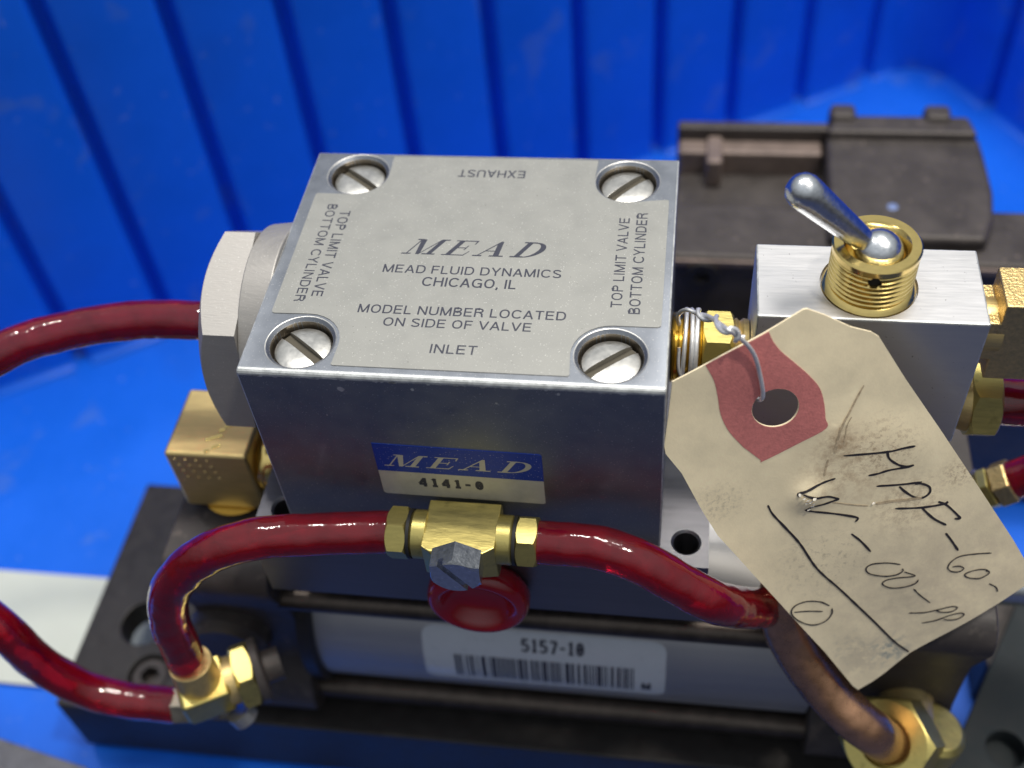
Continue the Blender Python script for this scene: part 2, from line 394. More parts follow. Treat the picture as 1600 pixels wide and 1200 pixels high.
# ================================================================== the blue bin (setting)
ZF = -134.0
P1 = at(0, 612, 'z', ZF); P3 = at(1440, 95, 'z', ZF)
U1 = (P3 - P1).normalized(); N1 = V((-U1.y, U1.x, 0))           # N1 points away from the bin's inside
U2 = (-N1); 
bm = bmesh.new()
HW = 52.0                                                        # height of the bin's rim above the valve's top face
def ribbed_wall(name, origin, u, n, length, s_first, pitch, gw=5.4, gd=7.0):
    """upright wall with sunk, rounded grooves and a coved foot; n points outwards"""
    prof = []; s = 0.0
    prof.append((0.0, 0.0)); k = s_first
    while k < length - 8:
        for ds, dd in ((-gw / 2 - 1.0, 0), (-gw / 2 - .1, gd * .06), (-gw / 2 + .5, gd * .25), (-gw / 2 + 1.2, gd * .9), (-gw / 2 + 1.8, gd), (gw / 2 - 1.8, gd), (gw / 2 - 1.2, gd * .9), (gw / 2 - .5, gd * .25), (gw / 2 + .1, gd * .06), (gw / 2 + 1.0, 0)):
            prof.append((k + ds, dd))
        k += pitch
    prof.append((length, 0.0))
    b = bmesh.new(); rows = []
    rad = 2.5
    levels = [(ZF + rad * (1 - math.cos(a)), rad * (1 - math.sin(a)), 1.0) for a in [math.radians(q) for q in (0, 15, 30, 45, 60, 75, 90)]]
    levels += [(ZF + rad + 8, 0, 1.0), (HW - 8, 0, 1.0), (HW, 0, 1.0)]
    for z, inn, g in levels:
        rows.append([b.verts.new(origin + u * s_ - n * inn + n * (d * g) + Z * (z - origin.z)) for s_, d in prof])
    for A, B in zip(rows, rows[1:]):
        for i in range(len(A) - 1): b.faces.new((A[i], A[i + 1], B[i + 1], B[i]))
    # the rim turned outwards
    top = [b.verts.new(v.co + n * (14 - (v.co - origin).dot(n))) for v in rows[-1]]
    for i in range(len(top) - 1): b.faces.new((rows[-1][i], rows[-1][i + 1], top[i + 1], top[i]))
    return tag(build(name, b, M['blue'], smooth=50), kind='structure')
A0 = P1 - U1 * 120.0
ribbed_wall('wall_left', A0, U1, N1, (P3 - A0).length - 14, 120 + 25.5 - 29.5 * 4 + 0.0, 29.55)
C0 = P3 + U2 * 14
ribbed_wall('wall_right', C0, U2, U1, 330, 22, 29.55)
# rounded corner between the two back walls
b = bmesh.new(); rows = []
cc = P3 - U1 * 14 + U2 * 14
for z in (ZF, HW):
    rows.append([b.verts.new(cc + (N1 * math.cos(a) + U1 * math.sin(a)) * 14 + Z * (z - ZF)) for a in [math.radians(q * 7.5) for q in range(13)]])
for i in range(12): b.faces.new((rows[0][i], rows[0][i + 1], rows[1][i + 1], rows[1][i]))
tag(build('wall_corner', b, M['blue'], smooth=50), kind='structure')
bm2 = bmesh.new()
vs = [bm2.verts.new(q) for q in (A0 - U1 * 2 + N1 * 4, P3 + U1 * 4 + N1 * 4, P3 + U1 * 4 + U2 * 300, A0 - U1 * 2 + U2 * 118)]; bm2.faces.new(vs)
bmesh.ops.subdivide_edges(bm2, edges=bm2.edges[:], cuts=60, use_grid_fill=True)
for v in bm2.verts: v.co.z += 0.5 * noise.noise(v.co * 0.02)-0.5
tag(build('floor', bm2, M['blue'], smooth=60), kind='structure')

tag(build('reflected_ground', box((-900, -800, ZF - 22), (900, 900, ZF - 3)), mat('shaded_floor_navy', (0.012, 0.022, 0.075), 0.6), smooth=30), kind='structure')  # added ground outside the bin, navy like shaded floor, for metal to reflect
# white strip of card under the foot plate
c0 = at(0, 895, 'z', ZF + .6); c1 = at(160, 905, 'z', ZF + .6); c2 = at(0, 1055, 'z', ZF + .6)
b = box((-150, 9.0, ZF + .1), (20, 40.5, ZF + .7))
tag(build('paper_strip', b, M['white']), 'white strip of card lying on the blue floor under the black foot plate', 'card')

# ================================================================== big air valve
W_, D_ = 62.0, 51.1
val = thing('air_valve', (31, 25, -39), 'square grey air valve with a large silver label and four slotted screws on its top', 'valve')
screws = [(8.3, 6.2, -38), (53.9, 6.3, 40), (8.3, 45.4, -38), (53.8, 45.1, 48)]
bm = box((0, 0, -39), (W_, D_, 0))
bmesh.ops.recalc_face_normals(bm, faces=bm.faces[:])
fe = [e for e in bm.edges if all(abs(v.co.y) < .01 and abs(v.co.z) < .01 for v in e.verts)]
bmesh.ops.bevel(bm, geom=fe, offset=.85, segments=4, profile=.5, affect='EDGES', material=1)
oe = [e for e in bm.edges if len(e.link_faces) == 2 and e.calc_face_angle(0) > 1.2]
bmesh.ops.bevel(bm, geom=oe, offset=.28, segments=2, profile=.5, affect='EDGES', material=1)
cs = [lathe((x, y, -3.4), Z, [(0, 4.75), (5, 4.75)], 40) for x, y, a in screws]
cs += [lathe((x, y, -0.45), Z, [(0, 4.75), (1.2, 5.95)], 40) for x, y, a in screws]
bm = cut(bm, cs, (M['anod'], M['worn']))
body = build('body', bm, [M['anod'], M['worn']], val, smooth=15)
bm = lathe((-5.0, 25.4, -16.5), X, [(0, 14.2), (0, 16.8), (5.2, 17.4), (5.2, 10)], 48)
build('boss', bm, M['cast'], val, bevel=0.3)
# chips below the worn front edge and its painted highlight
bm = bmesh.new()
for i in range(46):
    x = random.uniform(0.5, 61.5); l = random.uniform(.2, 1.6); h = random.uniform(.08, .28)
    z0 = -0.76 - random.random() * .1
    q = [bm.verts.new(p) for p in ((x, -0.012, z0), (x + l, -0.012, z0 - .02), (x + l * .8, -0.012, z0 - h), (x + l * .25, -0.012, z0 - h * 1.1))]; bm.faces.new(q)
for x, z, r in ((15.3, -2.9, .55), (26, -2.2, .3), (38, -4.3, .22), (47, -1.6, .3), (12, -9, .15)):
    q = [bm.verts.new((x + r * math.cos(a) * random.uniform(.7, 1.1), -0.012, z + r * math.sin(a))) for a in [k * 2 * math.pi / 8 for k in range(8)]]; bm.faces.new(q)
flat('chipped_edge', bm, M['worn'], val, -Y, 'bare bright chips along the top front edge')
# label on top: a cross with corners rounded round the screws
def arc(cx, cy, r, a0, a1, n=8): return [(cx + r * math.cos(math.radians(a0 + (a1 - a0) * k / n)), cy + r * math.sin(math.radians(a0 + (a1 - a0) * k / n))) for k in range(n + 1)]
poly = [(2.9, 11.9)] + arc(8.3, 6.2, 5.8, 90, 0) + [(13.9, 2.4)] + arc(14.2, 2.3, .4, 180, 270, 3) + arc(48.0, 2.3, .4, 270, 360, 3) \
    + arc(53.9, 6.3, 5.8, 180, 90) + [(60.2, 12.1)] + arc(60.3, 12.6, .4, 270, 360, 3) + arc(60.3, 40.2, .4, 0, 90, 3) + arc(53.8, 45.1, 5.4, 270, 180) \
    + [(48.6, 50.3), (13.6, 50.3)] + arc(8.3, 45.4, 5.4, 0, -90) + arc(2.7, 39.6, .5, 90, 180, 3) + arc(2.7, 12.4, .5, 180, 270, 3)
bm = prism(poly, (0, 0, 0.003), X, Y, Z, 0.12)
lab = build('top_label', bm, M['face'], val)
zt = 0.127
bm = bmesh.new()
def T(s, x, y, wd, ht, u=X, v=Y, **k):
    global bm; bm = text_bm(s, (x, y, zt), u, v, wd, ht, bm=bm, **k)
T('MEAD FLUID DYNAMICS', 17.4, 21.6, 27.8, 1.8); T('CHICAGO, IL', 24.1, 18.85, 14.5, 2.0)
T('MODEL NUMBER LOCATED', 15.4, 12.7, 31.4, 1.8); T('ON SIDE OF VALVE', 19.8, 10.15, 22.2, 1.75); T('INLET', 27.8, 5.1, 6.9, 1.8)
T('EXHAUST', 36.75, 47.1, 11.3, 1.9, -X, -Y)
T('BOTTOM CYLINDER', 5.0, 37.3, 22.8, 1.65, -Y, X); T('TOP LIMIT VALVE', 7.45, 35.7, 20.0, 1.75, -Y, X)
T('TOP LIMIT VALVE', 54.75, 15.8, 20.1, 1.65, Y, -X); T('BOTTOM CYLINDER', 57.5, 14.6, 22.6, 1.7, Y, -X)
flat('lettering', bm, M['ink'], lab, Z)
flat('maker_name', serif_mead((19.5, 25.9, zt), X, Y, Z, 23.6, 3.5, 0.62), M['ink'], lab, Z)
# screws
def slotted(x, y, ang):
    b = lathe((x, y, -3.3), Z, [(0, 4.4), (1.5, 4.4), (1.85, 4.2), (2.15, 3.3), (2.3, 2.0), (2.35, 0)], 36)
    R = Matrix.Translation((x, y, 0)) @ Matrix.Rotation(math.radians(ang), 4, 'Z')
    return cut(b, [box((-5, -.78, -2.2), (5, .78, 0), mtx=R)])
for x, y, a in screws:
    build('screw', slotted(x, y, a), M['screw'], val, smooth=40, bevel=.06)
    build('slot', box((-4.2, -.77, -2.25), (4.2, .77, -2.0), mtx=Matrix.Translation((x, y, 0)) @ Matrix.Rotation(math.radians(a), 4, 'Z')), M['groove'], val)
    build('screw_seat', lathe((x, y, -3.38), Z, [(0, 4.7), (.07, 4.7)], 32), M['bore'], val)
    build('chamfer', lathe((x, y, -.48), Z, [(0, 4.72), (.5, 5.26), (.51, 5.38), (0, 4.8)], 48, closed=False), M['screw'], val, smooth=60)
    build('bore_ring', lathe((x, y, -3.3), Z, [(0, 4.74), (2.85, 4.74), (2.85, 4.78), (0, 4.78)], 48, closed=False), M['bore'], val, smooth=60)
# front sticker
st = [(17.9, -15.2), (43.4, -15.7), (43.8, -16.1), (43.8, -28.0), (43.5, -28.3), (18.1, -28.0), (17.7, -27.6), (17.7, -15.4)]
bm = prism(st, (0, -0.003, 0), X, Z, -Y, 0.08)
sti = build('front_sticker', bm, M['silver'], val)
bm = prism([(17.7, -15.15), (43.45, -15.65), (43.83, -16.05), (43.83, -22.3), (17.67, -21.9)], (0, -0.003, 0), X, Z, -Y, 0.1)
build('blue_band', bm, M['bluei'], sti)
flat('maker_name', serif_mead((18.9, -0.106, -20.6), X, Z, -Y, 24.0, 2.9, 0.62), M['silver'], sti, -Y)
flat('lettering', text_bm('4141-0', (23.9, -0.088, -25.6), X, Z, 10.3, 2.3, wgt=.24, gap=.34), M['ink'], sti, -Y)
# big hex nut on the left
bm = hexn((-12.0, 25.4, -17.2), X, 15.95, 7.0, rot=math.radians(30), up=(0, 0.19, 0.98), c1=False)
build('hex_nut', bm, M['cast'], val, smooth=20)

# ================================================================== manifold plate
man = thing('manifold_plate', (31, 25, -56), 'silver manifold plate between the square valve and the black cylinder below it', 'manifold')
bm = box((-7, -3, -56), (69.8, 54, -39.05))
hol = [(66.1, 1.7), (-2.4, 3.2), (66.1, 49), (-2.4, 49)]
bm = cut(bm, [lathe((x, y, -52), Z, [(0, 2.1), (14, 2.1)], 28) for x, y in hol] + [lathe((x, y, -39.45), Z, [(0, 2.1), (1, 3.1)], 28) for x, y in hol])
build('plate', bm, [M['manifold'], M['worn']], man, bevel=.4, segs=2, edge=1)
for x, y in hol: build('bolt_hole', lathe((x, y, -51), Z, [(0, 2.05), (.1, 2.05)], 20), M['dark'], man)
# red button on its front
rb = thing('red_button', (31.9, -3, -49), 'round dished red plastic button on the front of the manifold plate below the brass tee', 'button')
bm = lathe((31.9, -3.02, -48.8), -Y, [(0, 6.5), (.3, 8.0), (1.6, 8.75), (3.4, 8.75), (4.6, 8.3), (5.2, 7.5), (5.1, 6.8), (4.2, 6.0), (2.6, 5.2), (1.8, 3.6), (1.6, 0)], 48)
build('dish', bm, M['redp'], rb, smooth=60)

# ================================================================== cylinder
cyl = thing('air_cylinder', (50, 26, -112), 'black-ended air cylinder with a silver barrel and a white bar code label', 'cylinder')
CY, CZ, RB = 26.0, -91.0, 24.4
build('barrel', lathe((-9, CY, CZ), X, [(0, RB), (101, RB)], 96), M['barrel'], cyl, smooth=40)
for y in (3.0, 49.0):
    for z in (-69.2, -105.5):
        build('tie_rod', lathe((-10, y, z), X, [(0, 2.5), (104, 2.5)], 24), M['rod'], cyl)
def cap(x0, x1, name):
    sec = []
    sec += arc(3.0 + 1.2, -62.2, 5.6, 90, 200, 8)
    sec += [(3.2, -76), (3.6, -80), (3.6, -92), (3.0, -95), (0, -98)]
    sec += arc(3.0, -106.0, 5.2, 160, 230, 6)
    sec += [(3, -112), (54, -112), (54, -57)]
    b = prism([(y, z) for y, z in sec], (x0, 0, 0), Y, Z, X, x1 - x0)
    return build('end_cap', b, M['cap'], cyl, smooth=40, bevel=.5)
M['cap'] = mat('dusty_brown_black_metal', (0.042, 0.036, 0.035), 0.55, 0.0, 0.3, 0.15, 0.03, 2, spots=[(0.4, .6, .1, (0.10, 0.085, 0.075), .6)])
e1 = cap(-30.5, -9.5, 'l'); e2 = cap(92.5, 119, 'r')
p = at(362, 985, 'y', 3.4)
build('port_boss', lathe((p.x, 4.0, p.z), -Y, [(0, 8.6), (3.0, 8.2), (4.8, 6.6), (5.0, 0)], 32), M['cap'], cyl)
build('collar_ring', lathe((-9.6, CY, CZ), X, [(0, 26.0), (2.6, 26.0), (3.2, 25.2)], 64), M['black'], cyl)
build('piston_rod', lathe((119, 26, -82), X, [(0, 4.6), (22, 4.6), (22, 4.6)], 32), M['zinc'], cyl)
# bar code label lying on the barrel
def barrel_pt(x, z, h):
    z = z - CZ; a = z / RB
    return V((x, CY - (RB + h) * math.cos(a), CZ + (RB + h) * math.sin(a)))
def on_barrel(px, py):
    d = ray(px, py); lo_, hi_ = 100.0, 260.0
    f = lambda t: (CAM.y + d.y * t - CY) ** 2 + (CAM.z + d.z * t - CZ) ** 2 - RB * RB
    a2 = d.y ** 2 + d.z ** 2; b2 = 2 * ((CAM.y - CY) * d.y + (CAM.z - CZ) * d.z); c2 = (CAM.y - CY) ** 2 + (CAM.z - CZ) ** 2 - RB * RB
    t = (-b2 - math.sqrt(max(0, b2 * b2 - 4 * a2 * c2))) / (2 * a2); P = CAM + d * t
    ang = math.asin((P.z - CZ) / RB)
    return P.x, CZ + ang * RB
lx0, lz1 = on_barrel(662, 977); lx1, lz1b = on_barrel(1040, 1000); _, lz0 = on_barrel(667, 1057); _, lz0b = on_barrel(1033, 1083)
lx1 = (lx1 + on_barrel(1033, 1080)[0]) / 2 + .5; lx0 = (lx0 + on_barrel(667, 1055)[0]) / 2
lz1 = (lz1 + lz1b) / 2; lz0 = min((lz0 + lz0b) / 2, on_barrel(715, 1053)[1] - 1.0)
def patch(x0, x1, z0, z1, h, n=14, rad=0):
    b = bmesh.new(); g = []
    for j in range(n + 1):
        t = j / n; z = z0 + (z1 - z0) * t; e = 0
        if rad:
            dz = min(z - z0, z1 - z)
            if dz < rad: e = rad - math.sqrt(max(0, rad * rad - (rad - dz) ** 2))
        g.append([b.verts.new(barrel_pt(q, z, h)) for q in (x0 + e, x1 - e)])
    for j in range(n): b.faces.new((g[j][0], g[j][1], g[j + 1][1], g[j + 1][0]))
    return b
bl = flat('barcode_label', patch(lx0, lx1, lz0, lz1, 0.05, 40, 2.6), M['labelw'], cyl, -Y)
tx0, tz0 = on_barrel(815, 1018); tx1, _ = on_barrel(912, 1022); _, tz1 = on_barrel(815, 997)
flat('lettering', text_bm('5157-10', (0, 0, 0), X, Z, tx1 - tx0, tz1 - tz0, wgt=.18, gap=.24, warp=lambda a, b_, h: barrel_pt(tx0 + a * (tx1 - tx0), tz0 + b_ * (tz1 - tz0), .09 + h)), M['ink'], bl, -Y)
bm = bmesh.new(); sx0, bz0 = on_barrel(715, 1053); sx1, _ = on_barrel(990, 1072); _, bz1 = on_barrel(720, 1022)
x = sx0; rs = random.Random(5157)
while x < sx1:
    wd = rs.choice((.3, .3, .6, .6, .9)); gp = rs.choice((.3, .3, .3, .6))
    t = patch(x, x + wd, bz0, bz1, .09, 6); me = bpy.data.meshes.new('q'); t.to_mesh(me); t.free(); bm.from_mesh(me); bpy.data.meshes.remove(me)
    x += wd + gp
flat('bar_code', bm, M['ink'], bl, -Y)
nx, _ = on_barrel(1003, 1060)
flat('side_letter', text_bm('M', (0, 0, 0), X, Z, 1.7, 2.6, wgt=.22, warp=lambda a, b_, h: barrel_pt(nx + a * 1.7, bz0 + .5 + b_ * 2.6, .09 + h)), M['ink'], bl, -Y)

# ================================================================== foot plates, other metal
fp = thing('foot_plate', (-40, 20, -133), 'thick black foot plate with a slot, left end sticking out past the hose loop', 'plate')
sl = at(222, 985, 'z', -112); sk = at(232, 1052, 'z', -112)
bm = box((-71, -4.5, -133), (121, 57, -112.02))
slot = lathe((sl.x, sl.y + 2, -140), Z, [(0, 5.6), (40, 5.6)], 32)
slot2 = box((sl.x - 8, sl.y - 3.6, -140), (sl.x, sl.y + 7.6, -100))
bm = cut(bm, [slot, lathe((sk.x, sk.y, -118), Z, [(0, 4.6), (20, 4.6)], 32), box((-80, 4, -140), (-40, 80, -120))])
build('plate', bm, M['black'], fp, bevel=.5)
ss = cut(lathe((sk.x, sk.y, -117.9), Z, [(0, 4.3), (4.6, 4.3), (5, 3.9)], 32), [lathe((sk.x, sk.y, -116), Z, [(0, 2.3), (6, 2.3)], 6)])
build('socket_screw', ss, M['black2'], fp)
rp = thing('foot_plate', (150, 10, -133), 'dark grey-green foot plate with a big round hole at the lower right corner', 'plate')
q0, q1 = at(1497, 1160, 'z', -112), at(1562, 1020, 'z', -112)
bm = prism([(q0.x - 3.4, q0.y - 6.8), (q0.x + 40, q0.y - 6.8), (q0.x + 40, q1.y + 20), (q1.x + 9, q1.y + 20)], (0, 0, -118), X, Y, Z, 6)
hh = at(1572, 1170, 'z', -112)
bm = cut(bm, [lathe((hh.x, hh.y, -117), Z, [(0, 3.9), (20, 3.9)], 32)])
build('plate', bm, mat('slate_painted_metal', (0.016, 0.022, 0.025), 0.75, 0.0, 0.2, 0.2), rp, bevel=.4)
build('plate_leg', box((q0.x + 10, q1.y, ZF), (q0.x + 38, q1.y + 18, -118.02)), M['black2'], rp, bevel=.4)
gb = thing('steel_bar', (-75, -20, -134), 'corner of a dark grey steel bar on the floor at the lower left corner', 'bar')
g0, g1 = at(0, 1153, 'z', -124), at(140, 1200, 'z', -124)
ud = (g1 - g0).normalized(); vd = V((ud.y, -ud.x, 0)); oo = g0 - ud * 25; ll = (g1 - oo).length - 0.5
bm = prism([(0, 0), (ll, 0), (ll + 1, 26), (0, 26)], (oo.x, oo.y, ZF + .3), ud, vd, Z, 9.7)
build('bar', bm, mat('grey_steel', (0.17, 0.17, 0.18), 0.5, 0.7, 0.25, 0.4), gb, bevel=.4)

# ================================================================== brass tee in front of the valve
tee = thing('brass_tee', (31.5, -1, -35), 'brass tee fitting joining two red hoses in front, slotted hex screw on its face', 'fitting')
bm = prism([(-11.5, -27.8), (-11.0, -27.0), (-1.6, -27.0), (-1.0, -28.0), (-1.0, -36), (-9, -36), (-11.5, -33)], (25.6, 0, 0), Y, Z, X, 11.5)
bm = cut(bm, [box((-4, -4, -8), (4, 4, 8), mtx=Matrix.Translation((37.1, -14.6, -30)) @ Matrix.Rotation(math.radians(35), 4, 'Z')),
              box((-4, -4, -8), (4, 4, 8), mtx=Matrix.Translation((25.6, -14.9, -30)) @ Matrix.Rotation(math.radians(-30), 4, 'Z'))])
build('tee_body', bm, M['brass'], tee, bevel=.22)
AX, AZ = -6.0, -30.2
for s, x0 in ((-1, 25.8), (1, 37.0)):
    build('collar', lathe((x0, AX, AZ), X * s, [(0, 3.9), (2.1, 3.9), (2.5, 3.6)], 32), M['brass'], tee)
    build('gasket', lathe((x0 + s * 2.5, AX, AZ), X * s, [(0, 3.95), (.5, 3.95)], 32), M['dark'], tee)
    build('hex_nut', hexn((x0 + s * 3.0, AX, AZ), X * s, 3.7, 3.3, rot=math.radians(8 if s > 0 else 12)), M['brass'], tee, smooth=20)
bd = V((0.03, -1, 0.0)).normalized()
HB = at(711, 903, 'y', -14.6) - bd * 3.7
bm = hexn(HB, bd, 3.78, 3.7, rot=math.radians(30), up=Z, c0=False)
fr = frame(bd, Z)
R3 = Matrix((fr[0], fr[1], fr[2])).transposed().to_4x4()
bm = cut(bm, [box((-6, -.5, 2.4), (6, .5, 6), mtx=Matrix.Translation(HB) @ R3 @ Matrix.Rotation(math.radians(-58), 4, 'Z'))])
build('slotted_hex_screw', bm, M['zinc'], tee, smooth=20, label='silver hex head with a straight slot')

# ================================================================== hoses
def hose(pts, label, cat='hose', r=3.42, m=None, seg=28, n=16, wob=0.04):
    o = build('hose', tube(spline(pts, n), r, seg, wob=wob), m or M['red'], smooth=80)
    return tag(o, label, cat, None)
h = [(22.6, AX, AZ), (19, AX - .2, AZ + .2)]
h += [at(500, 835, 'y', -7.6), at(400, 842, 'y', -9.5), at(320, 868, 'y', -11.5), at(270, 915, 'y', -13), at(264, 965, 'y', -14), at(283, 1012, 'y', -14.5), at(299, 1046, 'y', -15)]
hose(h, 'glossy red hose looping from the brass tee down to the brass elbow at lower left')
h = [(40.4, AX, AZ), (44, AX - .1, AZ), at(930, 855, 'y', -7), at(1000, 878, 'y', -8), at(1060, 912, 'y', -9), at(1120, 942, 'y', -9), at(1175, 950, 'y', -3.5), at(1205, 947, 'y', 0.5), at(1240, 930, 'y', 5)]
hose(h, 'glossy red hose from the right of the brass tee to behind the paper tag')
h = [(-10.5, 25.4, -16.5), (-18, 25.4, -16.6), at(220, 500, 'y', 25.2), at(100, 518, 'y', 22), at(0, 553, 'y', 16), at(-120, 640, 'y', 5), at(-180, 760, 'y', -5), at(-110, 890, 'y', -12), at(0, 980, 'y', -16), at(60, 1035, 'y', -16), at(130, 1075, 'y', -16), at(200, 1094, 'y', -16), at(278, 1102, 'y', -16)]
hose(h, 'long red hose from big hex nut out of view and back to lower elbow')

# ================================================================== lower left elbow
E0 = at(320, 1078, 'y', -15.5)
el = thing('brass_elbow', E0, 'brass elbow with hex nut on the left black end cap, taking two red hoses', 'fitting')
dE = V((0.86, 0.50, -0.05)).normalized()
build('elbow_body', lathe(E0 - dE * 4.6, dE, [(0, 4.9), (.6, 5.9), (8.6, 5.9), (9.2, 5.4)], 4, rot=math.radians(45 + 8)), M['brass'], el, smooth=20, bevel=.6, segs=3)
build('upper_socket', lathe(at(299, 1040, 'y', -15), (V(E0) - at(299, 1040, 'y', -15)), [(-1.0, 3.9), (2.6, 4.1), (7, 4.1)], 28), M['brassd'], el, bevel=.15)
p = at(276, 1102, 'y', -16)
build('side_socket', lathe(p, V((1, 0.1, 0.06)), [(0, 3.7), (3.2, 3.7), (5.6, 3.4), (8, 3.0)], 6), mat('dull_nickel_brass', (0.40, 0.36, 0.28), 0.4, 0.9, 0.2, .5), el, smooth=20, bevel=.2)
build('neck', lathe(E0 + dE * 4.0, dE, [(0, 4.6), (2.6, 4.6)], 24), M['brassd'], el)
build('hex_nut', hexn(E0 + dE * 6.0, dE, 5.6, 3.6, rot=math.radians(10)), M['brass'], el, smooth=20)
build('washer', lathe(E0 + dE * 9.6, dE, [(0, 6.2), (1.3, 6.4), (1.7, 5.9), (1.9, 3.2), (5, 3.2)], 32), M['black2'], el)
build('drain_screw', lathe(E0 + V((5.5, -1, -5.5)), V((0.5, -.2, -.9)), [(0, 2.6), (2.4, 2.6), (2.8, 2.0)], 20), M['screw'], el)

# ================================================================== left upper elbow block
ue = thing('brass_elbow', (-20, 20, -57), 'square tan brass elbow block under the big hex nut at the left of the valve', 'fitting')
bx0 = -28.3
bm = prism([(13.2, -55.2), (29.0, -55.2), (29.0, -39.0), (13.2, -39.0)], (bx0, 0, 0), Y, Z, X, 15.8)
build('elbow_block', bm, M['brassd'], ue, bevel=.8, segs=3)
bm = bmesh.new()
for i in range(4):
    for j in range(4):
        bm = lathe((bx0 + 1.9 + j * 2.05 + i * .35, 13.2 + .15, -40.6 - i * 1.75), -Y, [(0, .42), (.32, .26), (.36, 0)], 8, bm=bm)
build('knurl_dots', bm, M['brassk'], ue, smooth=40)
for i, (dx, dy, ln) in enumerate(((8.2, 1.0, .5), (9.6, 2.2, .8), (8.6, 4.2, 1.6), (9.6, 6.0, .6), (10.6, 7.2, .7))):
    c = V((bx0 + dx, 13.2 + dy, -38.96)); b = bmesh.new()
    build('stamped_mark', box((-ln, -.32, 0), (ln, .32, .12), mtx=Matrix.Translation(c) @ Matrix.Rotation(math.radians(25), 4, 'Z')), M['brassp'], ue, bevel=.1)
build('side_collar', lathe((bx0 + 15.6, 19.5, -47.2), X, [(0, 5.0), (.8, 6.1), (2.4, 6.3), (3.6, 5.6), (6.0, 5.4)], 36), M['brassp'], ue, smooth=50)
build('lower_cone', lathe((-19.6, 18.0, -55.1), -Z, [(0, 6.6), (2.9, 4.0)], 32), M['brassp'], ue)

# ================================================================== nipple between valve and toggle valve
NY, NZ = 23.0, -15.6
ni = thing('brass_nipple', (68, NY, NZ), 'short brass nipple between square valve and toggle valve, wire wound round it', 'fitting')
prof = [(0, 5.3)]
for k in range(7): prof += [(.3 + k * .7, 5.75), (.65 + k * .7, 5.3)]
build('thread', lathe((62.1, NY, NZ), X, prof, 40), M['brassp'], ni)
build('hex', hexn((67.0, NY, NZ), X, 5.6, 4.75, rot=math.radians(4)), M['brass'], ni, smooth=20)
build('neck', lathe((71.7, NY, NZ), X, [(0, 4.9), (.5, 5.2), (1.0, 4.7), (1.6, 5.2), (2.4, 5.0)], 36), M['brassd'], ni)
# ================================================================== toggle valve
tg = thing('toggle_valve', (90.4, 23, -26), 'aluminium block valve with a silver toggle lever in a threaded brass collar', 'valve')
bm = soft(box((74.3, 15.4, -26.5), (106.6, 31.0, 0)), .3, 2)
bm = cut(bm, [lathe((90.4, 22.8, -1.2), Z, [(0, 7.0), (3, 7.0)], 56)], (M['alu'], M['worn']))
build('block', bm, [M['alu'], M['worn']], tg, smooth=15)
prof = [(0, 6.2), (0, 6.75), (1.15, 6.75), (1.5, 6.45), (1.9, 6.0)]
z = 1.95
for k in range(7): prof += [(z, 5.75), (z + .22, 5.75), (z + .48, 6.15), (z + .62, 6.15)]; z += .86
prof += [(z, 5.8), (z + .1, 6.2), (z + 1.0, 6.25), (z + 1.25, 6.0), (z + 1.25, 4.7), (z + .6, 4.2), (z - .8, 3.9), (z - 2.5, 3.8)]
bm = lathe((90.4, 22.8, -1.15), Z, prof, 64)
bmesh.ops.recalc_face_normals(bm, faces=bm.faces[:])
hp = at(1367, 443, 'y', 16.8)
bm = cut(bm, [lathe((hp.x, 15, hp.z), Y, [(0, .95), (3.0, .95)], 20)])
build('threaded_collar', bm, M['brassp'], tg, smooth=35)
build('pin_hole', lathe((hp.x, 17.3, hp.z), Y, [(0, .9), (.2, .9)], 16), M['dark'], tg)
build('well', lathe((90.4, 22.8, 3.0), Z, [(0, 3.7), (.1, 3.7)], 32), M['dark'], tg)
bc = V((90.7, 22.4, 6.6))
lev = build('lever', None or (lambda: (lambda b: b)(lathe(bc, (V((77.9, 22.2, 18.6)) - bc), [(1.5, .6), (2.6, 1.5), (3.8, 1.75), (14.4, 2.5), (16.0, 2.58), (17.1, 2.25), (17.8, 1.6), (18.2, .8), (18.3, 0)], 40)))(), M['zinc'], tg, smooth=50)
bm = bmesh.new(); bmesh.ops.create_uvsphere(bm, u_segments=36, v_segments=24, radius=3.45, matrix=Matrix.Translation(bc))
build('lever_ball', bm, M['zinc'], tg, smooth=60)

# ================================================================== fittings at the right edge
rf = thing('brass_cross', (114, 23, -14), 'stippled brass cross fitting on the right side of the toggle valve', 'fitting')
build('stub', lathe((106.65, 23, -7.4), X, [(0, 4.2), (3.5, 4.2)], 28), M['brassd'], rf)
bm = prism([(109.2, -13.2), (109.2, -11.2), (107.6, -11.2), (107.6, -3.6), (109.2, -3.6), (109.2, .0), (126, .0), (126, -15.4), (109.2, -15.4)], (0, 19.2, 0), X, Z, Y, 8.4)
build('cross_body', bm, M['brassk'], rf, bevel=.3)
nf = thing('hex_fitting', (111, 25, -31), 'brass hex nut with a red hose just below the cross fitting at the right edge', 'fitting')
cN = at(1530, 625, 'y', 25)
build('ferrule', lathe((cN.x - 5.5, 25, cN.z), X, [(0, 4.0), (2.5, 5.0), (3.6, 5.3)], 32), M['brassd'], nf)
build('hex_nut', hexn((cN.x - 2.2, 25, cN.z), X, 5.7, 4.6, rot=math.radians(8)), M['brass'], nf, smooth=20)
hose([(cN.x + 2.2, 25, cN.z), (cN.x + 12, 25, cN.z - .2), (cN.x + 24, 25.5, cN.z - 2), (cN.x + 40, 28, cN.z - 8)], 'short red hose leaving the hex nut at the right edge below the cross fitting', r=4.0)
lf = thing('hex_fitting', (122, 29, -62), 'small blurred brass hex fitting with red hose, beside the tag at right edge', 'fitting')
c1 = at(1548, 762, 'y', 30); c2 = at(1600, 744, 'y', 30); dd = (c2 - c1).normalized()
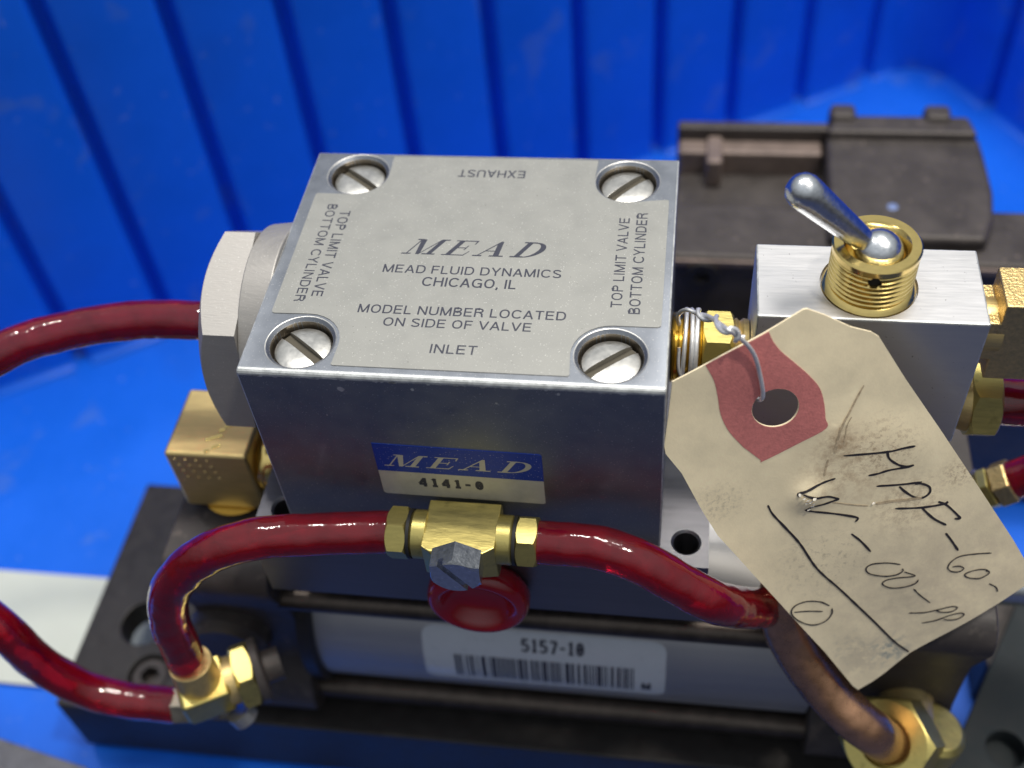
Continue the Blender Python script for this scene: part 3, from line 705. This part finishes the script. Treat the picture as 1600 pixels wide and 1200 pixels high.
build('cone', lathe(c1 - dd * 6, dd, [(0, 2.4), (2, 3.2), (4.4, 4.2)], 28), mat('dull_zinc', (.35, .34, .30), .4, .9), lf)
build('hex_nut', lathe(c1 - dd * 1.4, dd, [(0, 3.6), (.3, 4.1), (2.2, 4.1)], 6), M['brass'], lf, smooth=15, bevel=.2)
build('hex_collar', lathe(c1 + dd * 0.9, dd, [(0, 3.5), (.3, 4.3), (3.2, 4.3), (3.5, 4.0)], 6, rot=.3), M['brassk'], lf, smooth=15, bevel=.2)
hose([c1 + dd * 4, c1 + dd * 10, c1 + dd * 18 + V((0, 0, 1)), c1 + dd * 32 + V((0, 4, 1))], 'short red hose out of focus at the right edge beside the tag', r=3.5)

# ================================================================== copper pipe and its elbow
KP = at(1384, 1160, 'y', -8); dk = V((0.46, 0.44, -0.77)).normalized()
cp = [at(1260, 850, 'y', 4), at(1232, 900, 'y', 2), at(1222, 955, 'y', -0.5), at(1242, 1010, 'y', -3), at(1288, 1075, 'y', -6.5), at(1335, 1122, 'y', -9.5), at(1362, 1143, 'y', -10), KP, KP + dk * 4]
tag(build('copper_pipe', tube(spline(cp, 16), 4.0, 32, wob=.03), M['copper'], smooth=80), 'brown copper pipe bending down from behind the tag into a large brass nut', 'pipe')
K = KP
kn = thing('compression_elbow', K, 'large brass compression nut and elbow at the lower right, holding the copper pipe', 'fitting')
bm = hexn(K - dk * .6, dk, 7.7, 8.2, rot=math.radians(20))
bm = cut(bm, [lathe(K - dk * 3.6, dk, [(0, 4.7), (6.2, 4.7)], 32)])
build('hex_nut', bm, M['brass'], kn, smooth=20)
q = K + dk * 7.5
build('elbow_body', lathe(q + V((4, 1, -9)), V((.25, .1, 1)), [(0, 6.0), (8, 6.2), (11, 5.9), (12.2, 4.8)], 32), M['brass'], kn, bevel=.3)
build('port_nipple', lathe(q + V((2, 2, 0)), Y, [(0, 5.2), (14, 5.2)], 28), M['brassd'], kn)

# ================================================================== black device behind
bk = thing('solenoid_block', (110, 110, -134), 'large dusty black cast valve block out of focus behind the toggle lever', 'valve block')
build('base_casting', box((60.5, 93.5, -134), (165, 112.5, -60)), M['black2'], bk, bevel=1.2)
build('rear_casting', box((60.7, 112.6, -134), (128, 138, -67)), M['black2'], bk, bevel=1.2)
build('worn_ledge', box((60.4, 92.6, -62.4), (165.2, 93.45, -60.6)), M['rim'], bk, bevel=.3)
build('foot_ledge', box((60.2, 84, -134), (166, 93.4, -88)), M['black2'], bk, bevel=1.0)
build('left_rail', box((61, 132.6, -100), (96.5, 138.1, -60.4)), M['rim'], bk, bevel=.8)
build('rail_cover', box((60.6, 138, -100), (98.5, 141.3, -56.9)), M['black2'], bk, bevel=.8)
build('rail_post', box((68, 127, -66.9), (72.0, 138, -59)), M['rim'], bk, bevel=.8)
build('raised_housing', prism([(95.8, 98), (130, 98), (132.6, 106), (133.8, 116), (133.6, 128), (133.2, 136), (97, 136)], (0, 0, -84), X, Y, Z, 27.5), M['black2'], bk, bevel=1.5)
build('housing_lid', prism([(97, 134), (132.5, 134), (131.0, 141.5), (98.6, 141.5)], (0, 0, -84), X, Y, Z, 29.5), M['black2'], bk, bevel=1.2)
for x in (101.0, 123.6): build('lid_lug', box((x - 3.2, 138.6, -70), (x + 3.2, 144.5, -53.2)), M['black2'], bk, bevel=1.4)
p = at(1097, 427, 'y', 93.3)
b = cut(lathe((p.x, 93.4, p.z), -Y, [(0, 4.0), (1.6, 4.0)], 28), [lathe((p.x, 91.5, p.z), Y, [(0, 1.9), (1.2, 1.9)], 6)])
build('socket_screw', b, M['black'], bk)
p = at(1395, 322, 'z', -56.3)
build('paint_fleck', lathe((p.x, p.y, -56.52), Z, [(0, 1.3), (.12, 1.0)], 10), mat('pale_blue_fleck', (.16, .22, .42), .5), bk)

# ================================================================== paper tag
TO = None
TE = Euler((4.38, -0.5, 0.39), 'XYZ').to_matrix()
TX, TY = TE @ X, TE @ Y; TN = TX.cross(TY)
TO = V((72.6, 6.4, 1.1))
if TN.dot(CAM - TO) < 0: TN = -TN
def tuv(px, py):
    d = ray(px, py); t = (TO - CAM).dot(TN) / d.dot(TN); P = CAM + d * t - TO
    return P.dot(TX), P.dot(TY)
def disp(u, v):
    h = 0.16 * noise.noise(V((u * .12, v * .10, 3.1))) * 2
    h += -0.0010 * (v - 30) ** 2 * .3 + .25 * math.sin(u * .18 + 1.0)
    h += 1.1 * math.exp(-((u - WB[0]) ** 2 + (v - WB[1]) ** 2) / 5.0)             # the bump of a puncture
    d = abs((u - CR[0]) * CRD[1] - (v - CR[1]) * CRD[0])
    h += .22 * math.exp(-(d / .7) ** 2) * math.exp(-((u - CR[0]) ** 2 + (v - CR[1]) ** 2) / 70.0)
    return h
WB = tuv(1262, 775); CR = tuv(1308, 672); _c2 = tuv(1345, 605); CRD = V((_c2[0] - CR[0], _c2[1] - CR[1], 0)).normalized()
def tp(u, v, h=0.0): return TO + TX * u + TY * v + TN * (disp(u, v) + h)
tagrt = thing('paper_tag', TO, 'worn cream paper tag with handwriting and a red ring round its wire hole', 'tag')
def sheet(poly, hole, h, thick, grid=1.0):
    """polygon with an optional round hole, cut into a fine grid so that it can follow the curl of the tag"""
    b = bmesh.new()
    pts = [V((x, y, 0)) for x, y in poly]
    A = [b.verts.new(p) for p in pts]; n = len(A)
    es = [b.edges.new((A[i], A[(i + 1) % n])) for i in range(n)]
    if hole:
        H = [b.verts.new((hole[0] + hole[2] * math.cos(k * math.pi / 20), hole[1] + hole[2] * math.sin(k * math.pi / 20), 0)) for k in range(40)]
        es += [b.edges.new((H[i], H[(i + 1) % 40])) for i in range(40)]
    bmesh.ops.triangle_fill(b, use_beauty=True, use_dissolve=False, edges=es)
    for ax in (0, 1):
        lo = min(p[ax] for p in pts); hi = max(p[ax] for p in pts); t = lo + grid
        while t < hi:
            nn = [0, 0, 0]; nn[ax] = 1; cc_ = [0, 0, 0]; cc_[ax] = t
            bmesh.ops.bisect_plane(b, geom=b.verts[:] + b.edges[:] + b.faces[:], plane_co=cc_, plane_no=nn, dist=1e-5); t += grid
    for v in b.verts: v.co = tp(v.co.x, v.co.y, h)
    if thick:
        for f in b.faces:
            f.normal_update()
            if f.normal.dot(TN) < 0: f.normal_flip()
        r = bmesh.ops.extrude_face_region(b, geom=b.faces[:])
        for v in [g for g in r['geom'] if isinstance(g, bmesh.types.BMVert)]: v.co -= TN * thick
    return b
def jag(pts, amp, n=6):
    o = []; r = random.Random(3)
    for i in range(len(pts) - 1):
        a, c = pts[i], pts[i + 1]
        for k in range(n): t = k / n; o.append((a[0] + (c[0] - a[0]) * t + r.uniform(-amp, amp) * (k > 0), a[1] + (c[1] - a[1]) * t + r.uniform(-amp, amp) * (k > 0)))
    return o
outl = [(1052, 600), (1156, 542), (1256, 485), (1262, 484), (1290, 494), (1330, 512), (1362, 520), (1375, 528), (1415, 592), (1470, 672), (1530, 762), (1585, 846), (1621, 908), (1560, 945), (1500, 978), (1425, 1022), (1385, 1055), (1366, 1069), (1343, 1083), (1335, 1077), (1290, 1022), (1215, 940), (1150, 868), (1122, 838), (1098, 800), (1066, 742), (1041, 712), (1039, 700), (1046, 650)]
pl = [tuv(*q) for q in outl]
holeuv = tuv(1211.5, 637.5); hr = (V(tuv(1247, 640)) - V(tuv(1177, 636))).length / 2
m = mat('manila_paper', (0.98, 0.85, 0.585), 0.8, 0.0, 0.06, 0.35, 0.022, 2.6)
n_ = m.node_tree; L_ = n_.links; bs = n_.nodes['Principled BSDF']; src = bs.inputs['Base Color'].links[0].from_socket
tcx = n_.nodes.new('ShaderNodeTexCoord')
def stain_or_shade(px, py, rad, col, amt, sc=1.2, lo_=.42, hi_=.62, st_=(1, 1, 1)):
    global src
    P = tp(*tuv(px, py))
    sub = n_.nodes.new('ShaderNodeVectorMath'); sub.operation = 'SUBTRACT'
    L_.new(tcx.outputs['Object'], sub.inputs[0]); sub.inputs[1].default_value = tuple((P - TAGC) * S)
    ln = n_.nodes.new('ShaderNodeVectorMath'); ln.operation = 'LENGTH'; L_.new(sub.outputs[0], ln.inputs[0])
    fo = n_.nodes.new('ShaderNodeMapRange'); fo.interpolation_type = 'SMOOTHSTEP'; fo.inputs['From Min'].default_value = rad * S; fo.inputs['From Max'].default_value = 0.0; L_.new(ln.outputs['Value'], fo.inputs['Value'])
    mp_ = n_.nodes.new('ShaderNodeMapping'); mp_.inputs['Scale'].default_value = [1000 * k for k in st_]; L_.new(tcx.outputs['Object'], mp_.inputs[0])
    nz = n_.nodes.new('ShaderNodeTexNoise'); nz.inputs['Scale'].default_value = sc; nz.inputs['Detail'].default_value = 8; nz.inputs['Roughness'].default_value = .75; L_.new(mp_.outputs[0], nz.inputs['Vector'])
    q_ = n_.nodes.new('ShaderNodeMapRange'); q_.inputs['From Min'].default_value = lo_; q_.inputs['From Max'].default_value = hi_; q_.inputs['To Max'].default_value = amt; L_.new(nz.outputs[0], q_.inputs['Value'])
    mu = n_.nodes.new('ShaderNodeMath'); mu.operation = 'MULTIPLY'; L_.new(fo.outputs[0], mu.inputs[0]); L_.new(q_.outputs[0], mu.inputs[1])
    mx = n_.nodes.new('ShaderNodeMix'); mx.data_type = 'RGBA'; L_.new(mu.outputs[0], mx.inputs['Factor']); L_.new(src, mx.inputs['A']); mx.inputs['B'].default_value = (*col, 1)
    src = mx.outputs['Result']
bmt = sheet(pl, (holeuv[0], holeuv[1], hr), 0.0, 0.28)
co = [v.co for v in bmt.verts]
TAGC = (V([min(c[i] for c in co) for i in range(3)]) + V([max(c[i] for c in co) for i in range(3)])) / 2
stain_or_shade(1400, 950, 34, (0.46, 0.39, 0.31), .4, .25, .25, .6)  # this and the next grey put the lower tag's shade into its colour
stain_or_shade(1500, 900, 26, (0.46, 0.37, 0.30), .35, .3, .35, .65)
stain_or_shade(1320, 730, 12, (0.40, 0.26, 0.15), .6, .7)
stain_or_shade(1375, 700, 9, (0.30, 0.18, 0.10), .6, 1.2, .5, .6)
stain_or_shade(1420, 785, 9, (0.32, 0.21, 0.13), .55, 1.0, .45)
stain_or_shade(1310, 690, 5, (0.36, 0.22, 0.12), .8, .8, .38)
stain_or_shade(1500, 740, 4, (0.28, 0.17, 0.10), .8, 1.6, .46)
stain_or_shade(1118, 790, 6, (0.20, 0.17, 0.13), .4, 1.2, .5, .65)
stain_or_shade(1140, 780, 5, (0.20, 0.17, 0.13), .4, 1.3, .52, .65)
stain_or_shade(1290, 880, 12, (0.22, 0.19, 0.15), .5, 1.1, .52, .66)
stain_or_shade(1385, 1020, 5.5, (0.05, 0.16, 0.24), .85, .6, .47, .6)
stain_or_shade(1330, 1020, 7, (0.12, 0.20, 0.24), .4, .8, .5, .66)
stain_or_shade(1350, 1030, 8, (0.66, 0.57, 0.42), .8, .4, .4, .5)
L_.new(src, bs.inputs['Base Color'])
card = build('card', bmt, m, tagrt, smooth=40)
# red reinforcing patch: the hole's ring with an end at the tag's edge
rp_ = [(1103, 572), (1160, 541), (1201, 518), (1208, 533), (1220, 548), (1240, 565), (1263, 585), (1280, 605), (1287, 628), (1289, 652), (1290, 667), (1250, 690), (1193, 721), (1188, 719), (1162, 700), (1140, 676), (1127, 650), (1122, 620), (1116, 596)]
rpo = [tuv(*q) for q in rp_]
rpo = rpo[:3] + [(p.x, p.y) for p in spline([V((*q, 0)) for q in rpo[2:15]], 4)][1:] + [(p.x, p.y) for p in spline([V((*q, 0)) for q in rpo[14:] + rpo[:1]], 4)][1:-1]
build('red_ring', sheet(rpo, (holeuv[0], holeuv[1], hr + .05), 0.06, 0.05), M['red_paper'], tagrt, smooth=40)
# handwriting: thin ribbons of ink following the paper
def stroke(pts, wd=.5, bm=None, k=0):
    q = [V((*tuv(*p), 0)) for p in pts]
    sp_ = spline(q, 7) if len(q) > 2 else [q[0].lerp(q[1], t / 8) for t in range(9)]
    n = len(sp_); L = []
    for i, p in enumerate(sp_):
        d = (sp_[min(i + 1, n - 1)] - sp_[max(i - 1, 0)]).normalized(); pr = V((-d.y, d.x, 0))
        ww = wd * .5 * (0.82 + .3 * noise.noise(p * .9)) * (0.55 if i in (0, n - 1) else 1)
        h = 0.04 + .003 * k + .0012 * i
        a = p + pr * ww; c = p - pr * ww
        L.append((bm.verts.new(tp(a.x, a.y, h)), bm.verts.new(tp(c.x, c.y, h))))
    for A, B in zip(L, L[1:]): bm.faces.new((A[0], A[1], B[1], B[0]))
def torn(px, py, bm, r):
    c = tuv(px, py); n = 7; q = []
    for k in range(n):
        a = 2 * math.pi * k / n; rr = r * random.uniform(.5, 1.2)
        q.append(bm.verts.new(tp(c[0] + rr * math.cos(a), c[1] + rr * .6 * math.sin(a), .10 + random.uniform(0, .25))))
    bm.faces.new(q)
def z1(l, ox, oy, s): return [(ox + a / s, oy + b / s) for a, b in l]
a1 = lambda *l: z1(l, 1300, 680, 5.3333); a2 = lambda *l: z1(l, 1200, 700, 8.0); a3 = lambda *l: z1(l, 1220, 850, 4.2105)
S1 = [a1((90, 160), (440, 132), (590, 100), (690, 82)), a1((455, 135), (475, 190), (540, 235), (610, 255), (680, 243)), a1((660, 255), (480, 285), (380, 315), (300, 330)),
      a1((370, 422), (560, 410), (750, 388)), a1((560, 425), (610, 470), (690, 515), (760, 515), (815, 475), (810, 430), (750, 403), (690, 402)),
      a1((525, 608), (740, 598), (930, 572), (968, 552)), a1((885, 552), (960, 585), (1060, 680), (1055, 695), (1020, 692)), a1((745, 600), (840, 685), (950, 745)),
      a1((945, 812), (990, 870), (1055, 965)),
      a2((835, 365), (640, 430), (440, 510), (365, 545), (375, 572)), a2((420, 540), (600, 580), (750, 590), (885, 628)), a2((885, 628), (700, 685), (540, 705), (455, 760)), a2((455, 760), (600, 790), (850, 820), (1050, 850), (1118, 868), (1110, 895), (1088, 912)),
      a1((160, 818), (240, 880), (320, 965)), a2((0, 720), (60, 830), (200, 980), (400, 1200)) + a3((240, 165), (400, 310), (600, 500), (750, 650), (848, 720))]
S1[-1] = [S1[-1][0], S1[-1][1], S1[-1][2], S1[-1][3]] + a3((240, 165), (400, 310), (600, 500), (750, 650), (848, 720))
S2 = [a3((1390, 65), (1290, 70), (1180, 85), (1120, 120), (1100, 155), (1120, 180), (1170, 185), (1205, 165), (1180, 148), (1130, 150)),
      a3((1360, 185), (1345, 170), (1280, 175), (1215, 200), (1230, 222), (1300, 228), (1355, 205), (1372, 185), (1350, 168)), a3((1372, 262), (1415, 285), (1428, 315)),
      a3((785, 130), (700, 120), (600, 130), (560, 160), (585, 195), (680, 208), (760, 195), (800, 170), (795, 155)),
      a3((810, 178), (880, 205), (760, 218), (690, 235), (668, 262), (720, 285), (800, 280), (880, 255), (903, 228)),
      a3((872, 292), (915, 335), (982, 385)), a3((845, 460), (940, 452), (1030, 430), (1120, 408), (1160, 415), (1120, 440), (1060, 445), (1020, 435)), a3((930, 523), (1020, 500), (1110, 465), (1180, 450), (1202, 462), (1160, 488), (1100, 496), (1070, 490)),
      a3((322, 410), (260, 385), (170, 385), (95, 415), (72, 460), (120, 510), (210, 538), (290, 515), (335, 465), (338, 425)), a3((90, 455), (180, 448), (278, 448))]
bm = bmesh.new()
for k, s_ in enumerate(S1): stroke(s_, .46, bm, k)
for k, s_ in enumerate(S2): stroke(s_, .29, bm, k + 16)
flat('handwriting', bm, M['pen'], tagrt, TN)

# tag wire
bm = bmesh.new(); rw = .34
path = []
for k in range(5 * 24 + 1):
    a = 2 * math.pi * k / 24; t = k / 120
    path.append(V((63.6 + 3.1 * t + .35 * math.sin(a * .37 + 1) + .25 * math.sin(a * 1.0), NY + 6.25 * math.cos(a - .6), NZ + 6.25 * math.sin(a - .6))))
bm = tube(path, rw, 8, bm=bm)
lead = [V((63.2, NY - 1.0, NZ + 6.4)), at(1060, 492, 'y', 21), at(1072, 484, 'y', 19.5), at(1090, 490, 'y', 18), at(1110, 496, 'y', 14), tp(*tuv(1130, 503), 2.2), tp(*tuv(1147, 517), 1.6), tp(*tuv(1164, 532), 1.2), tp(*tuv(1177, 552), .9), tp(*tuv(1185, 580), .6), tp(*tuv(1190, 608), .55), tp(*tuv(1189, 622), .3), tp(*tuv(1186, 628), -.9), tp(*tuv(1180, 620), -2.0)]
sp = spline(lead, 12); n = len(sp)
bm = tube(sp, rw, 8, bm=bm)
i0, i1 = int(n * .22), int(n * .52); tw = []
for i in range(i0, i1):
    d = (sp[min(i + 1, n - 1)] - sp[i - 1]).normalized(); a, b_, _ = frame(d); ph = (i - i0) * .42
    tw.append(sp[i] + (a * math.cos(ph) + b_ * math.sin(ph)) * .62)
bm = tube(tw, rw, 8, bm=bm)
bm = tube(spline([V((63.4, NY - 4.2, NZ + 4.6)), V((63.6, NY - 6.4, NZ + 1.5)), V((65.2, NY - 7.0, NZ - 1.8)), V((67.3, NY - 6.8, NZ - 4.6)), V((68.5, NY - 5.0, NZ - 7.5))], 8), rw * .8, 8, bm=bm)
tag(build('tag_wire', bm, M['wire'], smooth=60), 'thin twisted steel wire wound on the brass nipple and hooked through the tag', 'wire')


# stains along the creases, and the torn white fibres of the puncture
bm = bmesh.new()
for k, (l, wd) in enumerate((([(1350, 602), (1338, 622), (1328, 640), (1318, 656), (1310, 672)], .45), ([(1312, 668), (1306, 690), (1303, 706)], .5), ([(1293, 716), (1290, 728), (1287, 742)], .4), ([(1368, 787), (1392, 783), (1418, 780), (1440, 777)], .55), ([(1300, 784), (1330, 788), (1356, 790)], .25), ([(1330, 650), (1322, 664), (1318, 690)], .25))):
    stroke(l, wd, bm, k * 2)
flat('crease_stain', bm, mat('brown_crease', (0.52, 0.41, 0.27), 0.85, 0, .35, 1.5), tagrt, TN)
bm = bmesh.new()
for q in ((1248, 768), (1253, 772), (1259, 774), (1264, 776), (1269, 772), (1268, 780), (1266, 786), (1262, 792), (1257, 778)): torn(q[0], q[1], bm, .38)
torn(1364, 785, bm, .35)
flat('torn_fibres', bm, mat('raw_paper_fibre', (0.85, 0.80, 0.70), 0.9), tagrt, TN)
